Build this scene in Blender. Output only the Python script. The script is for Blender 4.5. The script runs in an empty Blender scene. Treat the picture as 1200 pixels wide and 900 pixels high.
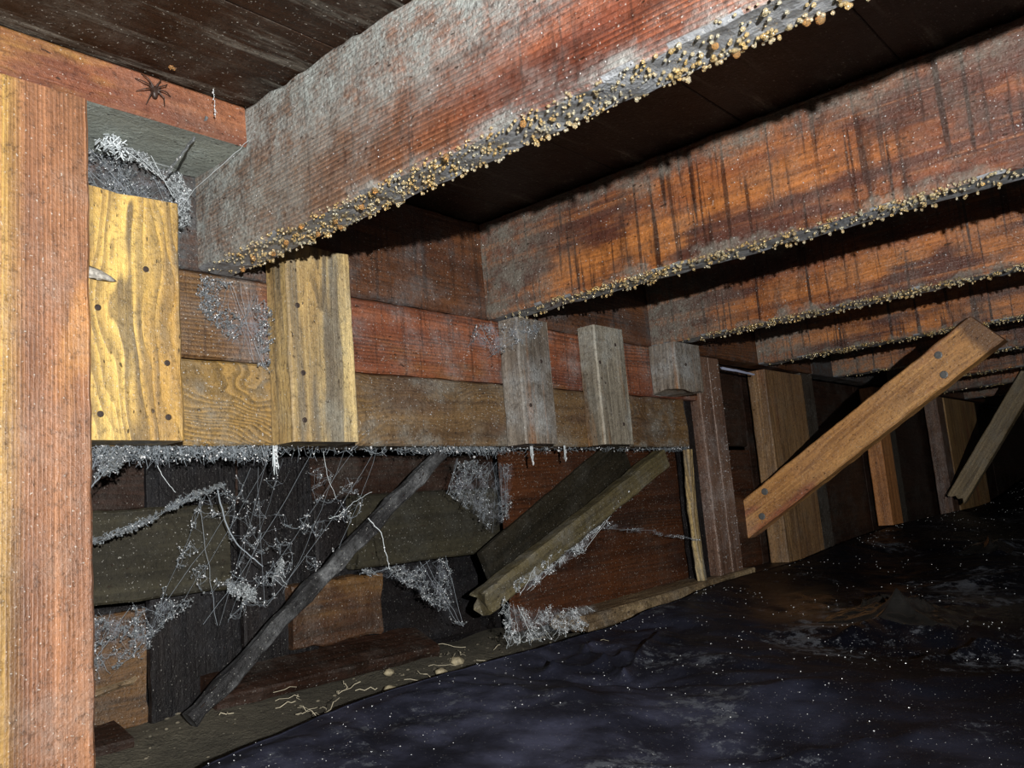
import bpy, math, random
import numpy as np
from mathutils import Vector, Matrix, noise
random.seed(7)
SC = bpy.context.scene
COL = SC.collection

# ---------------------------------------------------------------- camera
Rr = Vector((0.65543, -0.75062, -0.08357)); Uu = Vector((-0.05654, -0.15911, 0.98564))
Rr.normalize(); Uu = (Uu - Rr * Uu.dot(Rr)).normalized(); Bb = Rr.cross(Uu)
cam = bpy.data.cameras.new('camera'); cam.sensor_width = 36; cam.lens = 36 * 1002.8 / 1200
cam.clip_start = 0.01
co = bpy.data.objects.new('camera', cam); COL.objects.link(co)
co.matrix_world = Matrix.Translation((-0.41271, -0.73199, -0.08383)) @ Matrix((Rr, Uu, Bb)).transposed().to_4x4()
SC.camera = co
# ---------------------------------------------------------------- world, head lamp, exposure
w = bpy.data.worlds.new('world'); SC.world = w; w.use_nodes = True
w.node_tree.nodes['Background'].inputs[0].default_value = (0.7, 0.8, 1, 1)
w.node_tree.nodes['Background'].inputs[1].default_value = 0.006
ld = bpy.data.lights.new('head_lamp', 'SPOT'); ld.energy = 82; ld.shadow_soft_size = 0.006
ld.color = (1.0, 0.97, 0.92); ld.spot_size = math.radians(125); ld.spot_blend = 0.8
lo = bpy.data.objects.new('head_lamp', ld); COL.objects.link(lo)
lo.location = (-0.55, -1.07, -0.02)
lo.rotation_euler = (Vector((0.75, -0.05, 0.24)) - lo.location).to_track_quat('-Z', 'Y').to_euler()
vs = SC.view_settings; vs.view_transform = 'Standard'; vs.look = 'None'; vs.gamma = 1; vs.exposure = 0.42
vs.use_curve_mapping = False

# ---------------------------------------------------------------- node helpers
class G:
    def __init__(s, name):
        s.m = bpy.data.materials.new(name); s.m.use_nodes = True
        s.t = s.m.node_tree; s.b = s.t.nodes['Principled BSDF']; s.tc = s.n('TexCoord')
    def n(s, k): return s.t.nodes.new('ShaderNode' + k)
    def put(s, sock, v):
        if hasattr(v, 'is_linked') or isinstance(v, bpy.types.NodeSocket): s.t.links.new(v, sock)
        elif v is not None:
            if isinstance(v, tuple) and len(v) == 3 and sock.type == 'RGBA': v = (*v, 1)
            sock.default_value = v
    def m_(s, op, a, b=None, c=None, clamp=False):
        q = s.n('Math'); q.operation = op; q.use_clamp = clamp
        for i, v in enumerate((a, b, c)):
            if v is not None: s.put(q.inputs[i], v)
        return q.outputs[0]
    def mp(s, vec, sc, loc=(0, 0, 0)):
        q = s.n('Mapping'); s.put(q.inputs[0], vec); q.inputs['Scale'].default_value = sc; q.inputs['Location'].default_value = loc
        return q.outputs[0]
    def noi(s, vec, scale=1.0, det=3, rough=.55, dist=0.0):
        q = s.n('TexNoise'); s.put(q.inputs['Vector'], vec); q.inputs['Scale'].default_value = scale
        q.inputs['Detail'].default_value = det; q.inputs['Roughness'].default_value = rough; q.inputs['Distortion'].default_value = dist
        return q.outputs[0]
    def rng(s, v, a, b, c=0.0, d=1.0):
        q = s.n('MapRange'); s.put(q.inputs[0], v)
        for i, k in enumerate((a, b, c, d)): q.inputs[i + 1].default_value = k
        q.interpolation_type = 'SMOOTHSTEP'
        return q.outputs[0]
    def mix(s, f, a, b, mode='MIX'):
        q = s.n('Mix'); q.data_type = 'RGBA'; q.blend_type = mode; q.clamp_factor = True
        s.put(q.inputs[0], f); s.put(q.inputs[6], a); s.put(q.inputs[7], b)
        return q.outputs[2]
    def bump(s, h, st, d, nrm=None):
        q = s.n('Bump'); q.inputs['Strength'].default_value = st; q.inputs['Distance'].default_value = d
        s.put(q.inputs['Height'], h)
        if nrm: s.put(q.inputs['Normal'], nrm)
        return q.outputs[0]

def wood(name, dark, mid, light, F=110, warp=2.0, lx=.35, alt=None, alt_lo=.5, sap=None, mould=.2, mcol=(.20, .23, .24),
         mend=None, mbot=None, mtop=None, streak=0.0, fibre=.5, rough=.42, seed=0.0, bump=1.0, blotch=.5, ringc=.6, soot=None, endc=None, film=None, pits=.8, sthr=.0, far=None, grit=.6, stripe=.5, bband=.16, altsc=(4, 14, 14), corner=None, vmot=0.0, spec=.45, gb=1.2, salta=.5):
    """board with growth rings along local X; every colour belongs to the wood, its stains and its mould"""
    g = G(name); P = g.mp(g.tc.outputs['Object'], (1, 1, 1), (seed * 3.17, seed * .71, seed * .37))
    O = g.tc.outputs['Object']; sp = g.n('SeparateXYZ'); g.put(sp.inputs[0], O); X, Y, Z = sp.outputs
    nA = g.noi(g.mp(P, (lx * 9, 9, 9)), 1, 3, .45)
    nB = g.noi(g.mp(P, (lx * 30, 45, 45)), 1, 2, .5)
    ring = g.m_('ADD', g.m_('MULTIPLY', g.m_('ADD', Y, g.m_('MULTIPLY', Z, .6)), F), g.m_('ADD', g.m_('MULTIPLY', nA, warp * 10), g.m_('MULTIPLY', nB, .8)))
    fr = g.m_('FRACT', ring)
    band = g.m_('MULTIPLY', g.rng(fr, 0, .72), g.rng(fr, 1, .86))          # slow rise to the hard late wood, then a sharp drop
    wid = g.noi(g.mp(P, (3, 30, 30)), 1, 2)
    fib = g.noi(g.mp(P, (14, 420, 420)), 1, 3, .6)
    big = g.noi(g.mp(P, (3.5, 12, 12)), 1, 4, .6)
    fine = g.noi(P, 260, 3, .7)
    c = g.mix(g.rng(big, .3, .7), light, mid)
    if alt: c = g.mix(g.rng(g.noi(g.mp(P, altsc, (5, 5, 5)), 1, 4, .6), alt_lo, alt_lo + .13), c, alt)
    if sap:                                                             # (local y where sapwood starts, softness, colour)
        yy = g.m_('ADD', Y, g.m_('MULTIPLY', g.m_('SUBTRACT', nA, .5), .03))
        c = g.mix(g.rng(yy, sap[0], sap[0] + sap[1]), c, sap[2])
    c = g.mix(g.m_('MULTIPLY', band, g.m_('MULTIPLY', g.rng(wid, .2, .75), ringc)), c, dark)
    c = g.mix(g.m_('MULTIPLY', g.rng(fib, .5, .8), fibre), c, dark)
    c = g.mix(g.m_('MULTIPLY', g.rng(g.noi(g.mp(P, (6, 20, 20), (9, 1, 4)), 1, 5, .68), .5, .75), blotch), c, tuple(k * .5 for k in dark))
    lng = g.noi(g.mp(P, (1.6, 85, 85), (4, 2, 6)), 1, 3, .65)
    c = g.mix(g.m_('MULTIPLY', g.rng(lng, .50, .72), stripe), c, dark)
    c = g.mix(g.m_('MULTIPLY', g.rng(lng, .48, .28), stripe * .6), c, tuple(min(1, q * 1.5) for q in light))
    if far: c = g.mix(g.m_('MULTIPLY', g.rng(g.m_('ADD', X, g.m_('MULTIPLY', g.m_('SUBTRACT', big, .5), .05)), far[0], far[1]), far[2]), c, far[3])
    if endc: c = g.mix(g.m_('MULTIPLY', g.rng(g.m_('ADD', X, g.m_('MULTIPLY', g.m_('SUBTRACT', big, .5), .25)), endc[0], endc[1], 1, 0), endc[2]), c, g.mix(g.m_('MULTIPLY', band, ringc), endc[3], tuple(q * .3 for q in endc[3])))
    if streak:
        st = g.noi(g.mp(P, (105, 4.5, 3), (2, 0, 0)), 1, 2, .5, .3)
        s2 = g.noi(g.mp(P, (190, 6, 3), (7, 0, 0)), 1, 1, .5, .2)
        sf = g.m_('MAXIMUM', g.rng(st, .57 + sthr, .67 + sthr), g.m_('MULTIPLY', g.rng(s2, .60 + sthr, .68 + sthr), .8))
        c = g.mix(g.m_('MULTIPLY', sf, streak), c, tuple(k * .4 for k in dark))
    # mould: fine grey lace, denser in the named places
    mk = g.rng(g.noi(P, 14, 4, .65), .42, .72, 0, 1)
    mk = g.m_('MULTIPLY', mk, mould)
    wob = g.m_('MULTIPLY', g.m_('SUBTRACT', g.noi(P, 22, 4, .6), .5), .09)
    def add(v, a, b, k=1.0):
        nonlocal mk
        mk = g.m_('MAXIMUM', mk, g.m_('MULTIPLY', g.rng(g.m_('ADD', v, wob), a, b, 1, 0), k))
    if mend: add(X, *mend)
    if mbot: add(Y, *mbot)
    if mtop: add(g.m_('MULTIPLY', Y, -1), *mtop)
    if corner: mk = g.m_('MAXIMUM', mk, g.m_('MULTIPLY', g.m_('MULTIPLY', g.rng(g.m_('ADD', X, wob), corner[0], corner[1], 1, 0), g.rng(g.m_('ADD', Y, g.m_('MULTIPLY', wob, .6)), corner[2], corner[3])), corner[4]))
    if vmot: c = g.mix(g.m_('MULTIPLY', g.rng(g.noi(g.mp(P, (42, 9, 9), (1, 7, 3)), 1, 6, .75), .50, .66), vmot), c, tuple(k_ * .6 for k_ in dark))
    lace = g.rng(g.m_('ADD', g.noi(P, 38, 7, .78), g.m_('MULTIPLY', fine, .22)), .44, .76, .18, 1)
    c = g.mix(g.m_('MULTIPLY', mk, lace, clamp=True), c, mcol)
    if soot: c = g.mix(g.m_('MULTIPLY', g.rng(g.m_('ADD', X, wob), soot[0], soot[1], 1, 0), soot[2]), c, (.012, .011, .012))
    if film:                                                            # pale film wiped along the grain
        c = g.mix(g.m_('MULTIPLY', g.rng(g.noi(g.mp(P, (3.0, 26, 26), (3, 8, 1)), 1, 6, .72), film[0], film[0] + .16), film[1]), c, film[2])
    gr = g.noi(P, 210, 6, .8)
    c = g.mix(g.m_('MULTIPLY', g.rng(gr, .50, .66), grit), c, tuple(q * .35 for q in dark))
    c = g.mix(g.m_('MULTIPLY', g.rng(gr, .46, .34), grit * .55), c, g.mix(1.0, c, (1.9, 1.9, 1.9), 'MULTIPLY'))
    salt = g.rng(g.noi(P, 520, 1, .5), .70, .76)
    c = g.mix(g.m_('MULTIPLY', salt, salta), c, (.6, .6, .56))
    pit = g.rng(g.noi(g.mp(P, (110, 260, 260)), 1, 1), .73, .77)
    c = g.mix(g.m_('MULTIPLY', pit, pits), c, (.02, .012, .008))
    g.put(g.b.inputs['Base Color'], c)
    r = g.m_('ADD', g.m_('MULTIPLY', g.noi(P, 70, 3, .7), .35), g.m_('ADD', g.m_('MULTIPLY', mk, .2), rough - .17), clamp=True)
    g.put(g.b.inputs['Roughness'], r)
    g.b.inputs['Specular IOR Level'].default_value = spec
    h = g.m_('ADD', g.m_('MULTIPLY', band, bband), g.m_('ADD', g.m_('MULTIPLY', fib, .7), g.m_('MULTIPLY', g.m_('MULTIPLY', fine, g.m_('ADD', mk, .5)), 1.9)))
    h = g.m_('ADD', g.m_('SUBTRACT', h, pit), g.m_('MULTIPLY', gr, gb))
    g.put(g.b.inputs['Normal'], g.bump(h, .75 * bump, .0012))
    return g.m

def plain(name, col, rough=.5, metal=0.0, trans=0.0, spec=.5, noise_amt=0.0, nscale=200, bump=0.0, col2=None):
    g = G(name)
    c = col
    if noise_amt or col2:
        nn = g.noi(g.tc.outputs['Object'], nscale, 4, .6)
        c = g.mix(g.rng(nn, .35, .65), col, col2 or tuple(k * (1 - noise_amt) for k in col))
        if bump: g.put(g.b.inputs['Normal'], g.bump(nn, .8, bump))
    g.put(g.b.inputs['Base Color'], c)
    g.b.inputs['Roughness'].default_value = rough; g.b.inputs['Metallic'].default_value = metal
    g.b.inputs['Transmission Weight'].default_value = trans; g.b.inputs['Specular IOR Level'].default_value = spec
    return g.m

# ---------------------------------------------------------------- mesh helpers
def link(o, parent=None):
    COL.objects.link(o)
    if parent: o.parent = parent
    return o
def tag(o, label=None, cat=None, group=None, kind=None):
    if label: o['label'] = label
    if cat: o['category'] = cat
    if group: o['group'] = group
    if kind: o['kind'] = kind
    return o
def mesh_obj(name, V, Fc, mat, parent=None, smooth=False):
    me = bpy.data.meshes.new(name); me.from_pydata([tuple(v) for v in V], [], Fc)
    me.materials.append(mat)
    if smooth: me.polygons.foreach_set('use_smooth', [True] * len(me.polygons))
    me.update()
    return link(bpy.data.objects.new(name, me), parent)
def empty(name, loc=(0, 0, 0), parent=None):
    o = bpy.data.objects.new(name, None); o.empty_display_size = .02; o.location = loc
    return link(o, parent)
_s = [0]
def board(name, o, lv, wv, L, W, T, mat, parent=None, nx=None, wob=.0008, cut0=0.0, cut1=0.0, bev=.0022, taper=0.0, bow=0.0, rag0=0.0, rag1=0.0, wscale=35):
    """sawn board: origin at its start, local X along it, Y across it, Z through it; worn, slightly wavy arrises"""
    lv = Vector(lv).normalized(); wv = Vector(wv); wv = (wv - lv * wv.dot(lv)).normalized(); tv = lv.cross(wv)
    nx = nx or max(6, int(L / .012)); _s[0] += 1; so = _s[0] * 7.3
    a, b = W / 2, T / 2; pr = []
    def side(p, q, n):
        for i in range(n): pr.append((p[0] + (q[0] - p[0]) * i / n, p[1] + (q[1] - p[1]) * i / n))
    side((-a + bev, -b), (a - bev, -b), 5); side((a - bev, -b), (a, -b + bev), 1)
    side((a, -b + bev), (a, b - bev), 2); side((a, b - bev), (a - bev, b), 1)
    side((a - bev, b), (-a + bev, b), 5); side((-a + bev, b), (-a, b - bev), 1)
    side((-a, b - bev), (-a, -b + bev), 2); side((-a, -b + bev), (-a + bev, -b), 1)
    V = []; n = len(pr)
    for i in range(nx + 1):
        t = i / nx
        for (y, z) in pr:
            x = L * t
            x += (1 - t) * cut0 * (y / a) + t * cut1 * (y / a)
            if i == 0 and rag0: x += rag0 * noise.noise(Vector((so, y * 160, z * 90)))
            if i == nx and rag1: x += rag1 * noise.noise(Vector((so + 3, y * 160, z * 90)))
            k = 1 - taper * t
            v = Vector((x * wscale, y * wscale, z * wscale + so))
            d = noise.noise(v) + .5 * noise.noise(v * 3.1)
            ed = 1.6 if abs(abs(y) - a) < bev * 1.5 or abs(abs(z) - b) < bev * 1.5 else .5
            V.append((x, y * k + (wob * ed * d) * (1 if y > 0 else -1), z + wob * .6 * d + bow * math.sin(math.pi * t)))
    Fc = []
    for i in range(nx):
        for j in range(n):
            k = (j + 1) % n
            Fc.append((i * n + j, i * n + k, (i + 1) * n + k, (i + 1) * n + j))
    Fc.append(tuple(range(n))[::-1]); Fc.append(tuple(nx * n + j for j in range(n)))
    ob = mesh_obj(name, V, Fc, mat, parent)
    M = Matrix((lv, wv, tv)).transposed().to_4x4(); M.translation = Vector(o)
    if parent: M = Matrix.Translation(-parent.location) @ M
    ob.matrix_local = M
    return ob

def ico(sub):
    import bmesh
    bm = bmesh.new(); bmesh.ops.create_icosphere(bm, subdivisions=sub, radius=1)
    V = np.array([v.co[:] for v in bm.verts]); Fc = np.array([[v.index for v in f.verts] for f in bm.faces]); bm.free()
    return V, Fc
ICO = {1: ico(1), 2: ico(2)}
def beads(name, pts, mat, parent, sub=1, sq=None):
    """pts = list of (x,y,z,rx,ry,rz) in the parent's local space -> one joined mesh"""
    V0, F0 = ICO[sub]; pts = np.array(pts, float); n = len(pts); nv = len(V0)
    V = (V0[None] * pts[:, None, 3:6] + pts[:, None, 0:3]).reshape(-1, 3)
    Fc = (F0[None] + (np.arange(n) * nv)[:, None, None]).reshape(-1, 3)
    me = bpy.data.meshes.new(name)
    me.vertices.add(len(V)); me.vertices.foreach_set('co', V.ravel())
    me.loops.add(Fc.size); me.loops.foreach_set('vertex_index', Fc.ravel().astype(np.int32))
    me.polygons.add(len(Fc)); me.polygons.foreach_set('loop_start', np.arange(0, Fc.size, 3, dtype=np.int32))
    me.polygons.foreach_set('use_smooth', np.ones(len(Fc), bool))
    me.materials.append(mat); me.update(calc_edges=True); me.validate()
    o = link(bpy.data.objects.new(name, me), parent); o['kind'] = 'stuff'
    return o

def film_mat(name, col, k):
    g = G(name); O = g.tc.outputs['Object']; wv = g.mix(.5, O, g.noi(O, 60, 3), 'ADD')
    vo = g.n('TexVoronoi'); vo.feature = 'DISTANCE_TO_EDGE'; vo.inputs['Scale'].default_value = 420; g.put(vo.inputs['Vector'], O)
    net = g.rng(vo.outputs['Distance'], .10, .02)
    v2 = g.n('TexVoronoi'); v2.feature = 'DISTANCE_TO_EDGE'; v2.inputs['Scale'].default_value = 170; g.put(v2.inputs['Vector'], O)
    net2 = g.rng(v2.outputs['Distance'], .07, .02)
    dn = g.rng(g.noi(O, 60, 5, .7), .44, .66); fz = g.rng(g.noi(O, 500, 3, .7), .5, .62)
    u = g.n('SeparateXYZ'); g.put(u.inputs[0], g.tc.outputs['UV'])
    def ed(q, w_): return g.m_('MULTIPLY', g.rng(q, 0, w_), g.rng(q, 1, 1 - w_))
    mask = g.m_('MULTIPLY', ed(u.outputs[0], .12), ed(u.outputs[1], .30))
    a = g.m_('MULTIPLY', g.m_('MULTIPLY', g.m_('MAXIMUM', g.m_('MAXIMUM', net, net2), fz), g.m_('ADD', g.m_('MULTIPLY', dn, .9), .1)), g.m_('MULTIPLY', mask, k), clamp=True)
    g.put(g.b.inputs['Base Color'], col); g.b.inputs['Roughness'].default_value = .8; g.put(g.b.inputs['Alpha'], a)
    return g.m
class Strands:
    """thin three-sided threads collected in one mesh"""
    def __init__(s): s.V = []; s.F = []
    def line(s, pts, r, r2=None):
        pts = [Vector(p) for p in pts]; b = len(s.V); r2 = r if r2 is None else r2
        for i, p in enumerate(pts):
            d = (pts[min(i + 1, len(pts) - 1)] - pts[max(i - 1, 0)])
            d = d.normalized() if d.length > 1e-9 else Vector((0, 0, 1))
            u = d.cross(Vector((.3, .5, .81))).normalized(); v = d.cross(u); q = r + (r2 - r) * i / max(1, len(pts) - 1)
            for a in (0, 2.094, 4.189): s.V.append(p + (u * math.cos(a) + v * math.sin(a)) * q)
        for i in range(len(pts) - 1):
            for j in range(3):
                k = (j + 1) % 3; s.F.append((b + i * 3 + j, b + i * 3 + k, b + i * 3 + 3 + k, b + i * 3 + 3 + j))
    def sag(s, a, b, sg, r, n=5, jit=.0):
        a = Vector(a); b = Vector(b)
        s.line([a.lerp(b, i / n) + Vector((random.uniform(-jit, jit), random.uniform(-jit, jit), random.uniform(-jit, jit) - sg * 4 * (i / n) * (1 - i / n))) for i in range(n + 1)], r)
    def build(s, name, mat, parent=None): return mesh_obj(name, s.V, s.F, mat, parent)

R = random.uniform
# ---------------------------------------------------------------- materials
ORG = (.46, .115, .03); RED = (.30, .052, .018); MAR = (.085, .018, .010); GRY = (.17, .19, .20)
def joist_mat(k):
    if k == 0:
        return wood('joist_wood', (.060, .020, .014), (.19, .050, .026), (.42, .135, .056), F=230, warp=1.2, lx=.15, mould=.38, mcol=(.30, .33, .325),
                    mend=(.02, .30, .85), mbot=(-.075, -.045, .8), streak=.6, sthr=.03, seed=1, alt=(.10, .045, .034), alt_lo=.48, ringc=.85, rough=.30, bband=.35, corner=(.38, .60, -.045, .03, 1.0), vmot=.45,
                    endc=(.16, .46, .8, (.20, .125, .075)), blotch=.7)
    return wood('joist_wood', (.050, .017, .011), (.17, .050, .024), (.42, .155, .040), F=170, warp=1.8, lx=.2, mould=.30 + .04 * k, mcol=(.15, .14, .12),
                mend=(.03, .20, 1.0), mbot=(-.066, -.056, .9), mtop=(-.060, -.020, .9), streak=.9, sthr=.01, seed=2 + k, alt=(.085, .032, .022), alt_lo=.45, ringc=.35, rough=.29, blotch=.8, vmot=.6)
M_glint = plain('water_clear', (.9, .92, .95), .10, trans=.6, spec=1.0)
M_amber = plain('water_amber', (.99, .95, .78), .11, trans=.88, spec=1.0, col2=(.95, .74, .38), nscale=70)
M_dkdrop = plain('water_brown', (.95, .62, .30), .03, trans=.9, spec=1.0)
M_web = plain('web_silk', (.20, .23, .26), .7, spec=.3)
M_webw = plain('web_silk_white', (.48, .53, .56), .7, spec=.3)
M_dust = plain('web_dust', (.15, .165, .175), .85, noise_amt=.6, nscale=300)
M_film = film_mat('web_film', (.24, .265, .31), .5); M_filmw = film_mat('web_film_white', (.50, .55, .60), .8)
M_nail = plain('rusty_nail', (.055, .04, .035), .6, metal=.4, noise_amt=.5, nscale=700, bump=.0005)
M_nailg = plain('galvanised_nail', (.13, .13, .13), .5, metal=.2, noise_amt=.4, nscale=500)

# ---------------------------------------------------------------- the setting
fg = G('crawl_soil'); P = fg.tc.outputs['Object']
a_ = fg.noi(P, 9, 6, .65); b_ = fg.noi(P, 70, 5, .7); c_ = fg.noi(P, 330, 3, .7)
cc = fg.mix(fg.rng(a_, .35, .65), (.046, .042, .030), (.085, .076, .054))
cc = fg.mix(fg.m_('MULTIPLY', fg.rng(b_, .5, .72), .7), cc, (.022, .018, .012))
cc = fg.mix(fg.rng(c_, .66, .74, 0, .6), cc, (.26, .24, .18))
fg.put(fg.b.inputs['Base Color'], cc); fg.b.inputs['Roughness'].default_value = .75
fg.put(fg.b.inputs['Normal'], fg.bump(fg.m_('ADD', b_, fg.m_('MULTIPLY', c_, .5)), .9, .006))
nx, ny = 150, 110; V = []; Fc = []
for j in range(ny + 1):
    for i in range(nx + 1):
        x = -1.0 + 5.2 * (i / nx) ** 1.35; y = .9 - 3.3 * (j / ny) ** 1.0
        v = Vector((x, y, 0)); z = -.268 + .012 * noise.noise(v * 7) + .006 * noise.noise(v * 23) + .003 * noise.noise(v * 60)
        if y > .02: z += min(.012, (y - .02) * .2)
        z -= .06 * max(0, min(1, (-y - .1) / .4)) * max(0, min(1, (x + .1) / .3))
        V.append((x, y, z))
for j in range(ny):
    for i in range(nx):
        a = j * (nx + 1) + i; Fc.append((a, a + nx + 1, a + nx + 2, a + 1))
tag(mesh_obj('floor', V, Fc, fg.m, smooth=True), kind='structure')

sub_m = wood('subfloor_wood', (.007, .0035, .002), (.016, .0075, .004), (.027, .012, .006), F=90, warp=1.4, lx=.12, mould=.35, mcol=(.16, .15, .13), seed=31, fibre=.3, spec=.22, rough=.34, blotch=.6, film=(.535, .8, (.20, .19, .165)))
ceil = empty('ceiling', (0, 0, .3)); tag(ceil, kind='structure')
for k in range(14):
    y = .10 - k * .16
    board('plank', (-.9, y - .08, .3095), (1, 0, 0), (0, 1, 0), 5.0, .1595, .019, sub_m, ceil, nx=60, wob=.0004, bev=.001)

wall = empty('wall_back', (0, .06, -.26)); tag(wall, kind='structure')
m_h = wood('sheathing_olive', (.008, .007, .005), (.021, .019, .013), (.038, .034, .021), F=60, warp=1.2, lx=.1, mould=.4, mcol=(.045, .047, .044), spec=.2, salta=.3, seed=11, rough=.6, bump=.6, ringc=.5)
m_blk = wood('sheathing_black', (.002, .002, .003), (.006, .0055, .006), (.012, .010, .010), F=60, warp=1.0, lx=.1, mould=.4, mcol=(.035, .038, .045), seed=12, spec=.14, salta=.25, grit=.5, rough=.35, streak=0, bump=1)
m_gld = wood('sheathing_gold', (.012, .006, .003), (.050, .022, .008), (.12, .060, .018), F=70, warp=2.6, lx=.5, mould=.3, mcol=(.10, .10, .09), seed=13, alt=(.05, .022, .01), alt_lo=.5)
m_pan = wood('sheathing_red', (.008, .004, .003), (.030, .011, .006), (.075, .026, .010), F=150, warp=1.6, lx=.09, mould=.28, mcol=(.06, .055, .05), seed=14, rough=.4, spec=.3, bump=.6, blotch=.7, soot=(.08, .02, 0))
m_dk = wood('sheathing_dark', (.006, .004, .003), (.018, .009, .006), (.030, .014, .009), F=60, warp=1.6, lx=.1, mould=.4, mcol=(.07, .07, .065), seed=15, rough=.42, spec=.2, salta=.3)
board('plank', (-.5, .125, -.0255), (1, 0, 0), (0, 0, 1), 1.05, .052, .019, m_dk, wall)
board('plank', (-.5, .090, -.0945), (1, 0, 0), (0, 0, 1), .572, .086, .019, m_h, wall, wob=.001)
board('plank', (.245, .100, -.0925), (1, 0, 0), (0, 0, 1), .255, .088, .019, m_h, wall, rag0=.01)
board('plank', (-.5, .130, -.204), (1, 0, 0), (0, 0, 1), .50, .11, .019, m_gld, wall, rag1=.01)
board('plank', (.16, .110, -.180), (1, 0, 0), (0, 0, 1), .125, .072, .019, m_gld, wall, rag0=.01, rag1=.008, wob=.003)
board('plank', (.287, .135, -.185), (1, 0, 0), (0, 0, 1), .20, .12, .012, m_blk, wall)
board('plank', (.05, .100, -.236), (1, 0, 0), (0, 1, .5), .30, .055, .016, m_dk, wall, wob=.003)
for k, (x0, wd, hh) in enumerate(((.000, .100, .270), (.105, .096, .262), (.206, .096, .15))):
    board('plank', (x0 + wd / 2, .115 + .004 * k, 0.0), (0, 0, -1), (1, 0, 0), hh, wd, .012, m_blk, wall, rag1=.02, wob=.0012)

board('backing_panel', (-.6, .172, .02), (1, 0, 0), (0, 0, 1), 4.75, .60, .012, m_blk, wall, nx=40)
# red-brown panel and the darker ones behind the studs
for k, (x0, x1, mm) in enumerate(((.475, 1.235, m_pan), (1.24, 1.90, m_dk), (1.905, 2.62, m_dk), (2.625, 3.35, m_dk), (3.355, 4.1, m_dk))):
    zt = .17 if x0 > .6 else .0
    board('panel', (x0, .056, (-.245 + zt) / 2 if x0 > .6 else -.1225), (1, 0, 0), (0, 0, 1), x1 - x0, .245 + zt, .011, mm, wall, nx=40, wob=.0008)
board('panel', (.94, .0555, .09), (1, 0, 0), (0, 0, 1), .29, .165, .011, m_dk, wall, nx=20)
rw = board('wall_right', (4.15, .06, .0), (0, -1, 0), (0, 0, 1), 2.2, .58, .02, m_dk, nx=20); tag(rw, kind='structure')

# black ground sheet, lapped up over the bottom plate
edge = [(-.75, -.80, -.262), (-.42, -.42, -.262), (-.20, -.20, -.258), (-.074, -.112, -.252), (.03, -.082, -.250), (.13, -.058, -.248), (.28, -.056, -.246), (.398, -.057, -.246), (.50, -.052, -.246),
        (.58, -.045, -.247), (.652, -.047, -.238), (.745, -.045, -.236), (.86, -.03, -.231), (1.05, -.025, -.228), (1.20, -.03, -.226), (1.39, -.03, -.215), (1.60, -.03, -.205), (1.83, -.03, -.197), (2.2, -.03, -.195), (2.75, -.035, -.190), (3.1, -.035, -.165), (3.5, -.04, -.12), (4.1, -.04, -.10)]
def cat(u):
    n = len(edge) - 1; s = u * n; i = min(int(s), n - 1); t = s - i
    p = [Vector(edge[max(0, min(n, i + k))]) for k in (-1, 0, 1, 2)]
    return .5 * ((2 * p[1]) + (-p[0] + p[2]) * t + (2 * p[0] - 5 * p[1] + 4 * p[2] - p[3]) * t * t + (-p[0] + 3 * p[1] - 3 * p[2] + p[3]) * t ** 3)
def segd(x, y, a, b):
    ax, ay = a; bx, by = b; dx, dy = bx - ax, by - ay
    t = max(0, min(1, ((x - ax) * dx + (y - ay) * dy) / (dx * dx + dy * dy))); return math.hypot(x - ax - t * dx, y - ay - t * dy), t
folds = [((.47, -.085), (.335, -.120), .009, .010), ((.335, -.120), (.42, -.16), .010, .010), ((.20, -.10), (.26, -.26), .008, .012), ((.05, -.12), (.0, -.28), .007, .02),
         ((.30, -.11), (.38, -.30), -.008, .014), ((.66, -.33), (.74, -.36), .030, .020), ((.74, -.36), (.70, -.42), .024, .018), ((.58, -.44), (.66, -.47), .028, .018),
         ((.9, -.2), (1.3, -.5), .012, .03), ((1.45, -.33), (1.62, -.30), .02, .02), ((.35, -.35), (.6, -.62), .012, .03), ((.12, -.34), (.3, -.5), .010, .02)]
def sheet_z(x, y, ez, d):
    z = ez - .050 * (1 - math.exp(-d * 3.2)) - max(0, ez + .21) * min(1, d * 1.5) * .6
    k = min(1, d / .03)
    v = Vector((x, y, .3))
    z += k * (.016 * noise.noise(v * 5) + .0055 * abs(noise.noise(v * 14 + Vector((3, 0, 0)))) + .0022 * noise.noise(v * 40))
    for a, b, h, wd in folds:
        q, t = segd(x, y, a, b)
        if q < wd * 4: z += h * math.exp(-q / wd) * (.6 + .4 * noise.noise(v * 30))
    return z
nu, nv = 420, 190; V = []
for i in range(nu + 1):
    e = cat((i / nu)); ruf = .004 * noise.noise(Vector((e.x * 40, 0, 7)))
    for j in range(nv + 1):
        d = 1.75 * (j / nv) ** 1.7; t = min(1, max(0, (e.x + .8) / .5)); yy = e.y - d * (1 if e.x > -.1 else 1) + ruf
        xx = e.x + d * .10 * (1 if e.x > 0 else 0)
        zz = sheet_z(xx, yy, e.z, d)
        if j == 0: zz = e.z - .003 + .003 * noise.noise(Vector((e.x * 25, 3, 7)))
        if j == 1: zz = max(zz, e.z) + .001
        V.append((xx, yy, zz))
Fc = []
for i in range(nu):
    for j in range(nv):
        a = i * (nv + 1) + j; Fc.append((a, a + 1, a + nv + 2, a + nv + 1))
sg = G('black_polythene'); P = sg.tc.outputs['Object']
dz = sg.noi(sg.mp(P, (3, 3, 3)), 1.6, 6, .7); sp_ = sg.noi(P, 480, 2, .6); sc_ = sg.noi(sg.mp(P, (60, 12, 12)), 1, 4, .7)
xyz = sg.n('SeparateXYZ'); sg.put(xyz.inputs[0], P)
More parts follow.
